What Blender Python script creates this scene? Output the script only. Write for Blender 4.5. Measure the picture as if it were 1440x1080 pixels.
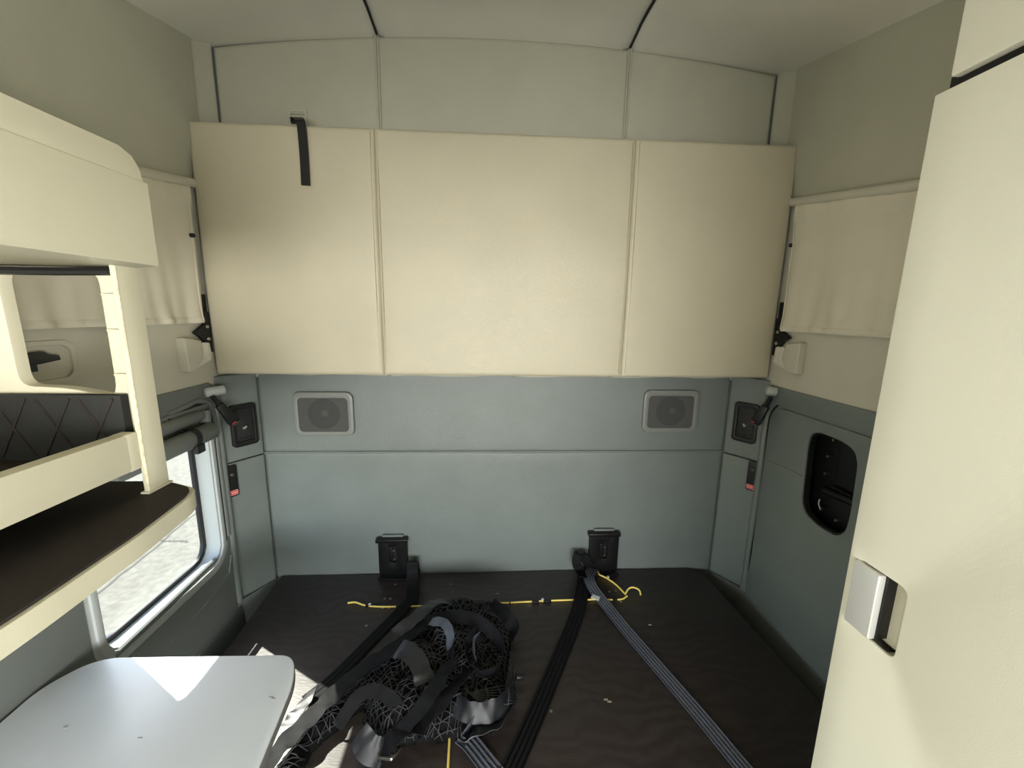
import bpy, bmesh, math, random
from mathutils import Vector, Matrix, noise
random.seed(7)
for o in list(bpy.data.objects): bpy.data.objects.remove(o)
scn = bpy.context.scene
C = scn.collection

# ------------------------------------------------------------------ camera
F_PX = 557.14; PITCH, YAW, ROLL = .179, .0556, .0162
CAM = Vector((-.0465, 0, 1.1287))
fw = Vector((math.sin(YAW)*math.cos(PITCH), math.cos(YAW)*math.cos(PITCH), -math.sin(PITCH)))
r0 = Vector((math.cos(YAW), -math.sin(YAW), 0)); u0 = r0.cross(fw)
rt = r0*math.cos(ROLL) + u0*math.sin(ROLL); up = u0*math.cos(ROLL) - r0*math.sin(ROLL)
cd = bpy.data.cameras.new('camera'); cam = bpy.data.objects.new('camera', cd); C.objects.link(cam)
cd.sensor_width = 36; cd.lens = 36*F_PX/1440; cd.clip_start = .02
cam.matrix_world = Matrix(((rt.x, up.x, -fw.x, CAM.x), (rt.y, up.y, -fw.y, CAM.y), (rt.z, up.z, -fw.z, CAM.z), (0, 0, 0, 1)))
scn.camera = cam

# ------------------------------------------------------------------ world, sun, daylight
SUN = Vector((1, -.6, -1.08)).normalized()
w = bpy.data.worlds.new('world'); scn.world = w; w.use_nodes = True
nt = w.node_tree; bg = nt.nodes['Background']
sky = nt.nodes.new('ShaderNodeTexSky'); sky.sky_type = 'NISHITA'; sky.sun_disc = False
sky.sun_elevation = math.asin(-SUN.z); sky.sun_rotation = math.atan2(-SUN.x, -SUN.y)
nt.links.new(sky.outputs[0], bg.inputs[0]); bg.inputs[1].default_value = .75
sl = bpy.data.lights.new('sun_offscreen', 'SUN'); sl.energy = 18; sl.angle = .009; sl.color = (1, .95, .86)
so = bpy.data.objects.new('sun_offscreen', sl); C.objects.link(so); so.rotation_euler = SUN.to_track_quat('-Z', 'Y').to_euler()
def area(name, loc, direction, sx, sy, power, col, portal=False):
    l = bpy.data.lights.new(name, 'AREA'); l.shape = 'RECTANGLE'; l.size = sx; l.size_y = sy; l.energy = power; l.color = col
    if portal: l.cycles.is_portal = True
    o = bpy.data.objects.new(name, l); C.objects.link(o); o.location = loc
    o.rotation_euler = Vector(direction).to_track_quat('-Z', 'Y').to_euler(); return o
area('windshield_offscreen', (0, -1.88, .72), (0, 1, .36), 1.7, .68, 88, (1, .985, .93))
area('door_window_left_offscreen', (-1.05, -.8, .72), (1, 0, .1), .75, .55, 11, (1, .985, .92))
area('door_window_right_offscreen', (1.05, -.8, .72), (-1, 0, .1), .75, .55, 45, (1, .985, .92))
vs = scn.view_settings; vs.view_transform = 'Standard'; vs.look = 'None'; vs.gamma = 1; vs.use_curve_mapping = False
vs.exposure = .1

# ------------------------------------------------------------------ helpers
W = 1.043; YB = 1.584
def RP(px, py, pt, n):
    d = fw + rt*((px-720)/F_PX) + up*((540-py)/F_PX)
    n = Vector(n); return CAM + d*((Vector(pt)-CAM).dot(n)/d.dot(n))
def G(px, py, z): return RP(px, py, (0, 0, z), (0, 0, 1))
def PX(px, py, x): return RP(px, py, (x, 0, 0), (1, 0, 0))
def PY(px, py, y): return RP(px, py, (0, y, 0), (0, 1, 0))
def lin(c): return tuple(((v/255)/12.92 if v/255 <= .04045 else ((v/255+.055)/1.055)**2.4) for v in c)
def mat(name, rgb, rough=.6, metal=0, bump=None, var=0, vscale=8, spec=.5, stretch=None, sheen=0):
    m = bpy.data.materials.new(name); m.use_nodes = True; t = m.node_tree; b = t.nodes['Principled BSDF']
    c = lin(rgb); b.inputs['Base Color'].default_value = (*c, 1); b.inputs['Roughness'].default_value = rough
    b.inputs['Metallic'].default_value = metal; b.inputs['Specular IOR Level'].default_value = spec
    if sheen: b.inputs['Sheen Weight'].default_value = sheen
    co = t.nodes.new('ShaderNodeTexCoord'); mp = t.nodes.new('ShaderNodeMapping'); t.links.new(co.outputs['Object'], mp.inputs[0])
    if stretch: mp.inputs['Scale'].default_value = stretch
    if var:
        nz = t.nodes.new('ShaderNodeTexNoise'); nz.inputs['Scale'].default_value = vscale; nz.inputs['Detail'].default_value = 6
        cr = t.nodes.new('ShaderNodeValToRGB'); t.links.new(mp.outputs[0], nz.inputs[0]); t.links.new(nz.outputs[0], cr.inputs[0])
        cr.color_ramp.elements[0].position = .3; cr.color_ramp.elements[1].position = .7
        cr.color_ramp.elements[0].color = (*[v*(1-var) for v in c], 1); cr.color_ramp.elements[1].color = (*[min(1, v*(1+var)) for v in c], 1)
        t.links.new(cr.outputs[0], b.inputs['Base Color'])
    if bump:
        sc, st, kind = bump
        if kind == 'voronoi': nb = t.nodes.new('ShaderNodeTexVoronoi')
        else: nb = t.nodes.new('ShaderNodeTexNoise'); nb.inputs['Detail'].default_value = 4
        nb.inputs['Scale'].default_value = sc; t.links.new(mp.outputs[0], nb.inputs[0])
        bp = t.nodes.new('ShaderNodeBump'); bp.inputs['Strength'].default_value = st; bp.inputs['Distance'].default_value = .002
        t.links.new(nb.outputs[0], bp.inputs['Height']); t.links.new(bp.outputs[0], b.inputs['Normal'])
    return m
vin = ('voronoi',)
CREAM = mat('cream_vinyl', (193, 186, 163), .42, bump=(420, .25, 'voronoi'), var=.03, vscale=5)
UPPER = mat('pale_grey_vinyl', (178, 177, 160), .55, bump=(420, .25, 'voronoi'), var=.03)
SIDEV = mat('pale_side_liner', (198, 194, 178), .6, bump=(350, .15, 'noise'), var=.03)
GREY = mat('grey_green_vinyl', (116, 123, 120), .38, bump=(420, .3, 'voronoi'), var=.04)
GREYP = mat('grey_plastic', (110, 114, 111), .45, bump=(500, .1, 'noise'))
FRAMEG = mat('window_frame_plastic', (176, 180, 178), .35)
CEIL = mat('ceiling_liner', (218, 216, 204), .75, bump=(300, .2, 'noise'), var=.03)
WHITE = mat('white_laminate', (222, 220, 203), .4, bump=(700, .08, 'noise'), var=.015)
CABW = mat('cream_plastic', (214, 209, 186), .45, bump=(600, .1, 'noise'), var=.02)
WORN = mat('worn_edge', (226, 216, 186), .6, bump=(200, .6, 'noise'), var=.25, vscale=120)
TABLE = mat('table_laminate', (226, 231, 240), .32, bump=(500, .06, 'noise'), var=.02)
EDGE = mat('table_edge_band', (120, 120, 116), .5)
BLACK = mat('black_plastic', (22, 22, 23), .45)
BLACKM = mat('black_steel', (20, 20, 21), .4, metal=.3, bump=(300, .2, 'noise'))
DARKMAT = mat('dark_brown_mat', (42, 35, 31), .8, bump=(500, .5, 'noise'), var=.1)
DARKF = mat('dark_quilt_fabric', (34, 35, 33), .75, bump=(500, .4, 'noise'))
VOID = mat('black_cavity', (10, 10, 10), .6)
CHROME = mat('satin_chrome', (226, 226, 222), .38, metal=.45)
STEEL = mat('steel', (170, 168, 160), .35, metal=1)
CURT = mat('curtain_fabric', (218, 212, 194), .9, bump=(900, .4, 'noise'), var=.03)
WEB = mat('black_webbing', (25, 25, 27), .6, bump=(900, .5, 'noise'), spec=.12)
WEBG = mat('grey_webbing', (76, 80, 90), .5, bump=(900, .5, 'noise'))
NET = mat('black_net_cord', (60, 60, 63), .45)
NETB = mat('black_net_fabric', (11, 11, 12), .7, bump=(60, .6, 'noise'), spec=.15)
YEL = mat('yellow_wire_insulation', (246, 220, 120), .4)
TAPE = mat('black_tape', (24, 22, 21), .35)
RED = mat('red_label', (205, 62, 62), .5); PINK = mat('pale_label_print', (238, 170, 165), .5)
TAGW = mat('white_tag', (215, 215, 212), .6)
SPKF = mat('speaker_frame_grey', (124, 127, 123), .4)
GRILLE = mat('speaker_grille', (98, 100, 97), .55, bump=(900, 1.0, 'voronoi'))
GRILLED = mat('speaker_cone', (78, 80, 78), .6, bump=(900, .8, 'voronoi'))
STITCH = mat('stitch_thread', (178, 164, 134), .7)
FLOORM = mat('rubber_floor', (18, 17, 17), .8, bump=(200, .3, 'noise'))
# plywood with grain streaks
PLY = mat('dark_film_plywood', (56, 49, 47), .4, bump=(30, .25, 'noise'), stretch=(1.2, 9, 9))
def ply_grain():
    t = PLY.node_tree; b = t.nodes['Principled BSDF']; co = t.nodes.new('ShaderNodeTexCoord')
    wv = t.nodes.new('ShaderNodeTexWave'); wv.wave_type = 'BANDS'; wv.bands_direction = 'Y'; wv.inputs['Scale'].default_value = 7
    wv.inputs['Distortion'].default_value = 14; wv.inputs['Detail'].default_value = 3; wv.inputs['Detail Scale'].default_value = .9
    nz = t.nodes.new('ShaderNodeTexNoise'); nz.inputs['Scale'].default_value = 2.6; nz.inputs['Detail'].default_value = 8
    mxn = t.nodes.new('ShaderNodeMath'); mxn.operation = 'MULTIPLY'; cr = t.nodes.new('ShaderNodeValToRGB')
    t.links.new(co.outputs['Object'], wv.inputs[0]); t.links.new(co.outputs['Object'], nz.inputs[0])
    t.links.new(wv.outputs['Fac'], mxn.inputs[0]); t.links.new(nz.outputs[0], mxn.inputs[1]); t.links.new(mxn.outputs[0], cr.inputs[0])
    cr.color_ramp.elements[0].position = 0; cr.color_ramp.elements[1].position = .7
    cr.color_ramp.elements[0].color = (*lin((42, 35, 33)), 1); cr.color_ramp.elements[1].color = (*lin((54, 47, 45)), 1)
    t.links.new(cr.outputs[0], b.inputs['Base Color'])
ply_grain()
# concrete
CONC = mat('sunlit_concrete', (100, 97, 87), .9, var=.22, vscale=14, bump=(40, .5, 'noise'))
GLASS = bpy.data.materials.new('window_glass'); GLASS.use_nodes = True
t = GLASS.node_tree; t.nodes.clear(); out = t.nodes.new('ShaderNodeOutputMaterial'); mx = t.nodes.new('ShaderNodeMixShader')
tr = t.nodes.new('ShaderNodeBsdfTransparent'); tr.inputs[0].default_value = (.93, .95, .93, 1); gl = t.nodes.new('ShaderNodeBsdfGlossy'); gl.inputs['Roughness'].default_value = .02
mx.inputs[0].default_value = .05; t.links.new(tr.outputs[0], mx.inputs[1]); t.links.new(gl.outputs[0], mx.inputs[2]); t.links.new(mx.outputs[0], out.inputs[0])

def link(name, me, m, parent=None, smooth=False):
    o = bpy.data.objects.new(name, me); C.objects.link(o)
    if m: me.materials.append(m)
    if parent is not None: o.parent = parent
    if smooth:
        for p in me.polygons: p.use_smooth = True
        if smooth != True:
            me.set_sharp_from_angle(angle=math.radians(smooth))
    return o
def fin(name, bm, m, parent=None, smooth=35):
    bmesh.ops.recalc_face_normals(bm, faces=bm.faces)
    me = bpy.data.meshes.new(name); bm.to_mesh(me); bm.free(); return link(name, me, m, parent, smooth)
def mesh(name, vs_, fs, m, parent=None, smooth=True):
    me = bpy.data.meshes.new(name); me.from_pydata([tuple(v) for v in vs_], [], fs); me.update(); return link(name, me, m, parent, smooth)
def addbox(bm, lo, hi, bev=0, seg=2):
    vv = bmesh.ops.create_cube(bm, size=1)['verts']
    for v in vv: v.co = Vector([(lo[i]+hi[i])/2 + v.co[i]*(hi[i]-lo[i]) for i in range(3)])
    if bev:
        es = list({e for v in vv for e in v.link_edges})
        bmesh.ops.bevel(bm, geom=es, offset=bev, segments=seg, affect='EDGES', profile=.6)
def box(name, lo, hi, m, parent=None, bev=.004, seg=2):
    lo, hi = [min(a, b) for a, b in zip(lo, hi)], [max(a, b) for a, b in zip(lo, hi)]
    bm = bmesh.new(); addbox(bm, lo, hi, bev, seg); return fin(name, bm, m, parent)
def frame_box(name, org, ax, ay, az, lo, hi, m, parent=None, bev=.003, seg=2):
    """box in a local frame (axes ax, ay, az at org)"""
    bm = bmesh.new(); addbox(bm, lo, hi, bev, seg)
    for v in bm.verts: v.co = org + ax*v.co.x + ay*v.co.y + az*v.co.z
    return fin(name, bm, m, parent)
def prism(name, pts, ext, m, parent=None, bev=0, seg=2):
    """polygon (3D points, planar) extruded by vector ext"""
    bm = bmesh.new(); ext = Vector(ext)
    a = [bm.verts.new(p) for p in pts]; b = [bm.verts.new(Vector(p)+ext) for p in pts]; n = len(pts)
    bm.faces.new(a); bm.faces.new(b[::-1])
    for i in range(n): bm.faces.new((a[i], b[i], b[(i+1) % n], a[(i+1) % n]))
    bmesh.ops.recalc_face_normals(bm, faces=bm.faces)
    if bev: bmesh.ops.bevel(bm, geom=[e for e in bm.edges], offset=bev, segments=seg, affect='EDGES', profile=.6, clamp_overlap=True)
    return fin(name, bm, m, parent)
def rrect(cx, cy, w_, h_, r, n=6):
    o = []
    for sx, sy, a0 in ((1, 1, 0), (-1, 1, 90), (-1, -1, 180), (1, -1, 270)):
        for i in range(n+1):
            a = math.radians(a0 + 90*i/n); o.append((cx+sx*(w_/2-r)+r*math.cos(a), cy+sy*(h_/2-r)+r*math.sin(a)))
    return o
def roundpoly(pts, r, n=5):
    o = []; N = len(pts)
    for i in range(N):
        p = Vector(pts[i]); a = (Vector(pts[i-1])-p); b = (Vector(pts[(i+1) % N])-p)
        rr = min(r, a.length*.45, b.length*.45); A = p+a.normalized()*rr; B = p+b.normalized()*rr
        for k in range(n+1):
            q = k/n; o.append(A*(1-q)**2 + p*2*q*(1-q) + B*q*q)
    return o
def ring(name, outer, inner, fn, depth, m, parent=None, bev=.002):
    """plate with a hole; loops are 2D with equal counts; fn(u,v,d)->3D; d from 0 to depth"""
    bm = bmesh.new(); n = len(outer)
    L = [[bm.verts.new(fn(u, v, d)) for u, v in lp] for lp, d in ((outer, 0), (outer, depth), (inner, depth), (inner, 0))]
    for k in range(4):
        A, B = L[k], L[(k+1) % 4]
        for i in range(n): bm.faces.new((A[i], A[(i+1) % n], B[(i+1) % n], B[i]))
    bmesh.ops.recalc_face_normals(bm, faces=bm.faces)
    if bev:
        es = [e for e in bm.edges if len(e.link_faces) == 2 and e.calc_face_angle(0) > 1.2 and any(v in set(L[1]+L[2]) for v in e.verts)]
        es = [e for e in es if all(v in set(L[1]) for v in e.verts) or all(v in set(L[2]) for v in e.verts)]
        bmesh.ops.bevel(bm, geom=es, offset=bev, segments=2, affect='EDGES', profile=.6)
    return fin(name, bm, m, parent, 40)
def radial(loop, c, n=64):
    """resample a star-shaped 2D loop by angle round c"""
    o = []; P = [Vector((p[0]-c[0], p[1]-c[1])) for p in loop]
    for k in range(n):
        a = 2*math.pi*k/n; d = Vector((math.cos(a), math.sin(a))); best = None
        for i in range(len(P)):
            p, q = P[i], P[(i+1) % len(P)]; e = q-p; den = d.x*e.y-d.y*e.x
            if abs(den) < 1e-12: continue
            tt = (p.x*e.y-p.y*e.x)/den; s = (p.x*d.y-p.y*d.x)/den
            if tt > 0 and -1e-6 <= s <= 1+1e-6 and (best is None or tt > best): best = tt
        o.append((c[0]+d.x*best, c[1]+d.y*best))
    return o
def catmull(pts, k=6):
    P = [Vector(p) for p in pts]; P = [P[0]*2-P[1]] + P + [P[-1]*2-P[-2]]; o = []
    for i in range(1, len(P)-2):
        a, b, c, d = P[i-1:i+3]
        for j in range(k):
            q = j/k; o.append(.5*((2*b)+(c-a)*q+(2*a-5*b+4*c-d)*q*q+(3*b-a-3*c+d)*q**3))
    o.append(P[-2]); return o
def tube_into(V, Fc, pts, r, sides=6, caps=True):
    n0 = len(V); N = len(pts); prev = None
    for i, p in enumerate(pts):
        t_ = (Vector(pts[min(i+1, N-1)])-Vector(pts[max(i-1, 0)])).normalized()
        ref = prev if prev is not None else (Vector((0, 0, 1)) if abs(t_.z) < .9 else Vector((1, 0, 0)))
        a = (ref - t_*ref.dot(t_)).normalized(); prev = a; b = t_.cross(a)
        rr = r[i] if isinstance(r, (list, tuple)) else r
        for s in range(sides):
            an = 2*math.pi*s/sides; V.append(Vector(p)+a*rr*math.cos(an)+b*rr*math.sin(an))
    for i in range(N-1):
        for s in range(sides):
            s2 = (s+1) % sides; Fc.append((n0+i*sides+s, n0+i*sides+s2, n0+(i+1)*sides+s2, n0+(i+1)*sides+s))
    if caps:
        Fc.append(tuple(n0+s for s in range(sides))[::-1]); Fc.append(tuple(n0+(N-1)*sides+s for s in range(sides)))
def tube(name, pts, r, m, parent=None, sides=8):
    V, Fc = [], []; tube_into(V, Fc, pts, r, sides); return mesh(name, V, Fc, m, parent, 40)
def capsule(name, a, b, r, m, parent=None, sides=16, end=.35):
    a, b = Vector(a), Vector(b); d = (b-a).normalized(); pts, rs = [], []
    for k in range(5):
        an = math.pi/2*k/4; pts.append(a - d*r*end*math.cos(an)); rs.append(max(.0004, r*math.sin(an)))
    for k in range(5):
        an = math.pi/2*k/4; pts.append(b + d*r*end*math.sin(an)); rs.append(max(.0004, r*math.cos(an)))
    return tube(name, pts, rs, m, parent, sides)
def ribbon(name, ctrl, width, m, parent=None, twist=None, thick=.0022, ribs=0, k=7, upv=(0, 0, 1), wrinkle=0):
    """webbing: centre line through ctrl, lying flat; twist in degrees per control point"""
    pts = catmull(ctrl, k); N = len(pts); tw = twist or [0]*len(ctrl); V, Fc = [], []; cols = 9 if ribs else (7 if wrinkle else 3)
    prevw = None
    for i, p in enumerate(pts):
        t_ = (pts[min(i+1, N-1)]-pts[max(i-1, 0)]).normalized()
        wv = t_.cross(Vector(upv))
        if wv.length < .15 and prevw is not None: wv = prevw - t_*prevw.dot(t_)
        wv.normalize()
        if prevw is not None and wv.dot(prevw) < 0: wv = -wv
        prevw = wv.copy()
        q = min(i/k, len(tw)-1); a0 = int(q); a1 = min(a0+1, len(tw)-1); an = math.radians(tw[a0]*(1-(q-a0))+tw[a1]*(q-a0))
        if wrinkle: an += wrinkle*9*noise.noise(p*38); p = p+Vector(upv)*wrinkle*.05*noise.noise(p*55+Vector((7, 3, 1)))
        wv = Matrix.Rotation(an, 3, t_) @ wv; nv = wv.cross(t_); bow = wrinkle*.5*width*noise.noise(p*30+Vector((2, 9, 4)))*8 if wrinkle else 0
        for c in range(cols):
            s = c/(cols-1)-.5; hgt = thick*(.5 + (.8*math.cos(s*2*math.pi*ribs) if ribs else 0))+bow*(s*s-.12)
            V.append(p+wv*s*width+nv*hgt)
        for c in range(cols): V.append(p+wv*(c/(cols-1)-.5)*width-nv*(thick*.5-bow*((c/(cols-1)-.5)**2-.12)))
    S = cols*2
    for i in range(N-1):
        for c in range(cols-1):
            Fc.append((i*S+c, i*S+c+1, (i+1)*S+c+1, (i+1)*S+c)); Fc.append((i*S+cols+c+1, i*S+cols+c, (i+1)*S+cols+c, (i+1)*S+cols+c+1))
        Fc.append((i*S, (i+1)*S, (i+1)*S+cols, i*S+cols)); Fc.append((i*S+cols-1, i*S+S-1, (i+1)*S+S-1, (i+1)*S+cols-1))
    for b in (0, (N-1)*S):
        for c in range(cols-1): Fc.append((b+c, b+c+1, b+cols+c+1, b+cols+c))
    if wrinkle:
        for v in V: v.z = max(v.z, .0012)
    o = mesh(name, V, Fc, m, parent, 50); return o
def pad(name, fn, w_, h_, m, parent=None, r=.012, d=.012, nu=18, nv=14, skirt=True, wr=0):
    """padded vinyl panel: fn(u,v,off)->3D with u in 0..w_, v in 0..h_; edges roll back by d over r; wr = gentle waviness"""
    def line(L, n):
        e = [0, r*.12, r*.35, r*.65, r]; mid = [r+(L-2*r)*i/n for i in range(1, n)]; return e+mid+[L-x for x in e[::-1]]
    U, Vv = line(w_, nu), line(h_, nv); vs_, fs = [], []
    def prof(x): x = max(0, min(1, x/r)); return math.sqrt(max(0, 1-(1-x)**2))
    for v in Vv:
        for u in U:
            k = min(prof(min(u, w_-u)), prof(min(v, h_-v))); off = -d*(1-k)
            if wr: off += wr*k*noise.noise(Vector((u*6, v*6, w_*13+h_)))
            vs_.append(fn(u, v, off))
    n = len(U)
    for j in range(len(Vv)-1):
        for i in range(n-1): fs.append((j*n+i, j*n+i+1, (j+1)*n+i+1, (j+1)*n+i))
    return mesh(name, vs_, fs, m, parent, True)
def disc(name, c, n, r, h, m, parent=None, sides=16, dome=0):
    n = Vector(n).normalized(); c = Vector(c); pts = [c, c+n*h*.8, c+n*h]; rs = [r, r, r*.8]
    return tube(name, pts, rs, m, parent, sides)
def tag(o, label, cat, group=None):
    o['label'] = label; o['category'] = cat
    if group: o['group'] = group
    return o
def thing(name, loc, label, cat, group=None):
    o = bpy.data.objects.new(name, None); C.objects.link(o); o.empty_display_size = .05; o.location = loc
    return tag(o, label, cat, group)
def settle(root):
    """children were built in world coordinates: keep them there under a moved empty"""
    inv = Matrix.Translation(-Vector(root.location))
    for ch in root.children:
        ch.matrix_parent_inverse = inv
def struct(o, label=None, cat=None):
    o['kind'] = 'structure'
    if label: o['label'] = label
    if cat: o['category'] = cat
    return o

# ------------------------------------------------------------------ ground outside and room shell
gm = box('ground', (-40, -30, -1.85), (40, 30, -1.8), CONC, None, 0)
struct(gm, 'sunlit pale concrete yard seen through the side window', 'ground')
for k, (p, q) in enumerate((((135, 838), (262, 733)), ((218, 760), (262, 762)))):      # cracks / joints in the slab
    a, b = G(*p, -1.8), G(*q, -1.8); a2, b2 = a-(b-a)*.6, b+(b-a)*(1.2 if k == 0 else 0)
    pts = [a2.lerp(b2, i/24)+Vector((random.uniform(-1, 1)*.02, random.uniform(-1, 1)*.02, .0)) for i in range(25)]
    ribbon('joint', pts, .03, mat('slab_joint', (70, 66, 58), .9), gm, k=1, thick=.006)

fl = box('floor', (-1.1, -1.95, -.5), (1.1, 1.62, -.45), FLOORM, None, 0); struct(fl, 'black rubber cab floor below the plywood bunk base', 'floor')

def slab_wall(name, side, holes, y0, y1, z0, z1, m):
    """side wall as slabs round rectangular openings (y0,y1,z0,z1)"""
    bm = bmesh.new(); xs = sorted((side*W, side*(W+.06)))
    ys = sorted({y0, y1, *[h[0] for h in holes], *[h[1] for h in holes]})
    for a, b in zip(ys, ys[1:]):
        hs = sorted([(h[2], h[3]) for h in holes if h[0] <= a+1e-6 and h[1] >= b-1e-6]); z = z0
        for h0, h1 in hs:
            addbox(bm, (xs[0], a, z), (xs[1], b, h0)); z = h1
        addbox(bm, (xs[0], a, z), (xs[1], b, z1))
    bmesh.ops.remove_doubles(bm, verts=bm.verts, dist=1e-5)
    return struct(fin(name, bm, m, None, False))
DOORW = (-1.2, -.4, .42, 1.0)
WIN = (.905, 1.435, .165, .80)
wl = slab_wall('wall_left', -1, [DOORW, WIN], -1.95, 1.62, -.5, 2.2, SIDEV); wl['label'] = 'pale liner side wall with the open sleeper window'
CAV = (.97, 1.29, .40, .80)
wr = slab_wall('wall_right', 1, [DOORW, CAV], -1.95, 1.62, -.5, 2.2, SIDEV); wr['label'] = 'pale liner side wall behind the tall white closet'
wb = struct(box('wall_back', (-1.1, YB+.012, -.5), (1.1, YB+.06, 2.2), GREY, None, 0)); wb['label'] = 'padded vinyl rear wall of the sleeper'
bm = bmesh.new()
addbox(bm, (-1.1, -1.95, -.5), (1.1, -1.9, .33)); addbox(bm, (-1.1, -1.95, 1.12), (1.1, -1.9, 2.2))
addbox(bm, (-1.1, -1.95, .33), (-.93, -1.9, 1.12)); addbox(bm, (.93, -1.95, .33), (1.1, -1.9, 1.12))
addbox(bm, (-1.04, -1.9, 1.12), (1.04, -.75, 1.2)); addbox(bm, (-1.04, -1.9, -.45), (1.04, -1.45, .25), .05)  # overhead console: unseen, added to shade the upper bunk and wall from the windshield
wf = struct(fin('wall_front', bm, mat('dark_dash', (60, 60, 58), .7), None, False)); wf['label'] = 'cab front with the windshield opening'

# ceiling: three liner panels with dark joints
def ze(y): d = YB-y; return 2.0-.25*min(d, .9)
def zc(y): d = YB-y; return 2.072+.028*min(1, max(0, d)/.12)-.10*min(max(0, d), 1.5)
def ceil_z(x, y):
    p = 2+1.2*min(1, max(0, YB-y)/.5); a = min(1, abs(x)/W); return ze(y)+(zc(y)-ze(y))*(1-a**p)
bm = bmesh.new(); addbox(bm, (-1.1, -1.95, 2.2), (1.1, 1.66, 2.24)); ce = struct(fin('ceiling', bm, CEIL, None, False)); ce['label'] = 'arched liner ceiling with two curved joints'
def ceiling_panel(x0, x1):
    vs_, fs = [], []; nx, ny = 26, 60
    for j in range(ny+1):
        y = -1.93 + (YB+.02+1.93)*(1-(1-j/ny)**1.0)
        for i in range(nx+1):
            x = x0+(x1-x0)*i/nx; e = min(x-x0, x1-x) if abs(x0) < 1 and abs(x1) < 1 else (abs(abs(x)-.445))
            vs_.append((x, y, ceil_z(x, y)+.012*max(0, 1-e/.012)**1.5))
    n = nx+1
    for j in range(ny):
        for i in range(nx): fs.append((j*n+i, j*n+i+1, (j+1)*n+i+1, (j+1)*n+i))
    mesh('panel', vs_, fs, CEIL, ce)
for a, b in ((-1.07, -.447), (-.443, .443), (.447, 1.07)): ceiling_panel(a, b)
for x in (-.445, .445):
    tube('joint', [Vector((x, y, ceil_z(x, y)+.006)) for y in [YB-.004-.05*i for i in range(40)]], .0045, VOID, ce, 6)

# rear wall: padded panels ------------------------------------------------
def backfn(x0, z0, y=YB): return lambda u, v, o: Vector((x0+u, y-o, z0+v))
def arc_top(x): return 2.072-.072*x*x
def upper_panel(x0, x1):
    zb = .86
    def fn(u, v, o): x = x0+u; return Vector((x, YB-o, zb+v*(arc_top(x)-zb+.004)))
    pad('panel', fn, x1-x0, 1.0, UPPER, wb, r=.014, d=.010, nu=16, nv=12)
for a, b in ((-1.0, -.447), (-.447, .445), (.445, 1.0)): upper_panel(a, b)
for x in (-.447, .445):
    for s in (-.004, .004): tube('piping', [Vector((x+s, YB-.002, z)) for z in (1.5, 1.7, 1.9, arc_top(x))], .0035, UPPER, wb, 6)
    tube('seam', [Vector((x, YB+.004, z)) for z in (1.5, 1.8, arc_top(x))], .004, UPPER, wb, 6)
pad('panel', backfn(-.96, .553), 1.92, .33, GREY, wb, r=.014, d=.006, nu=30, nv=10, wr=.002)
pad('panel', backfn(-.96, -.02), 1.92, .571, GREY, wb, r=.014, d=.006, nu=30, nv=14, wr=.004)
tube('piping', [Vector((x, YB-.001, .5525)) for x in (-.96, -.5, 0, .5, .96)], .004, GREY, wb, 8)
# corner panels
for s, side_wall in ((-1, wl), (1, wr)):
    wall = bpy.data.objects.new('wall_corner_left' if s < 0 else 'wall_corner_right', None); C.objects.link(wall); wall.location = (s*W, 1.52, 0); struct(wall, 'grey padded corner between the rear wall and the %s wall' % ('window' if s < 0 else 'luggage-door'))
    A = Vector((s*.96, YB, 0)); B = Vector((s*W, 1.46, 0)); L = (B-A).length; ax = (B-A).normalized(); nn = Vector((-s*abs(ax.y), -abs(ax.x), 0)).normalized()
    def cf(z0, A=A, ax=ax, nn=nn): return lambda u, v, o: A+ax*u+Vector((0, 0, z0+v))+nn*o
    pad('corner_panel', cf(-.02), L, .565, GREY, wall, r=.010, d=.005, nu=6, nv=14)
    pad('corner_panel', cf(.549), L, .335, GREY, wall, r=.010, d=.005, nu=6, nv=10)
    A2 = Vector((s*.998, YB-.001, 0)); B2 = Vector((s*(W+.004), 1.49, 0)); L2 = (B2-A2).length; ax2 = (B2-A2).normalized(); nn2 = Vector((-s*abs(ax2.y), -abs(ax2.x), 0))
    pad('corner_post', (lambda A2=A2, ax2=ax2, nn2=nn2: lambda u, v, o: A2+ax2*u+Vector((0, 0, .86+v))+nn2*o)(), L2, 1.19, UPPER, wall, r=.01, d=.008, nu=6, nv=14)
    # moulded ridge between corner and side panel, and the pale ledge above the grey lower wall
    tube('ridge', catmull([Vector((s*(W-.004), 1.452, z)) for z in (-.02, .2, .5, .84)], 4), .013, GREY, wall, 10)
    # lower grey side lining: band under the pale upper wall
    settle(wall); wall = side_wall
    if s > 0: box('lower_band', (s*(W-.008), .2, .80), (s*W, 1.45, .868), GREY, wall, .003)
    box('skirting', (s*(W-.010), .0, -.45), (s*W, 1.46, -.045), GREYP, wall, .002)
    prism('corner_skirting', [Vector((s*.965, YB+.01, -.45)), Vector((s*(W-.002), 1.458, -.45)), Vector((s*(W-.002), YB+.01, -.45))], (0, 0, .425), GREYP, wall)
    # upper liner slightly proud above the curtain
    vs_, fs = [], []
    ys = [.1+1.41*i/30 for i in range(31)]
    for y in ys:
        zr = 1.548-.16*(1.46-y); top = min(2.19, ze(y)+.02)
        for k in range(9):
            q = k/8; z = zr+(top-zr)*q; off = .016*math.sin(math.pi*min(1, q*3)/2)+.004
            vs_.append((s*(W-off), y, z))
    for j in range(30):
        for k in range(8): fs.append((j*9+k, j*9+k+1, (j+1)*9+k+1, (j+1)*9+k))
    mesh('upper_liner', vs_, fs, UPPER, wall, True)

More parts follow.
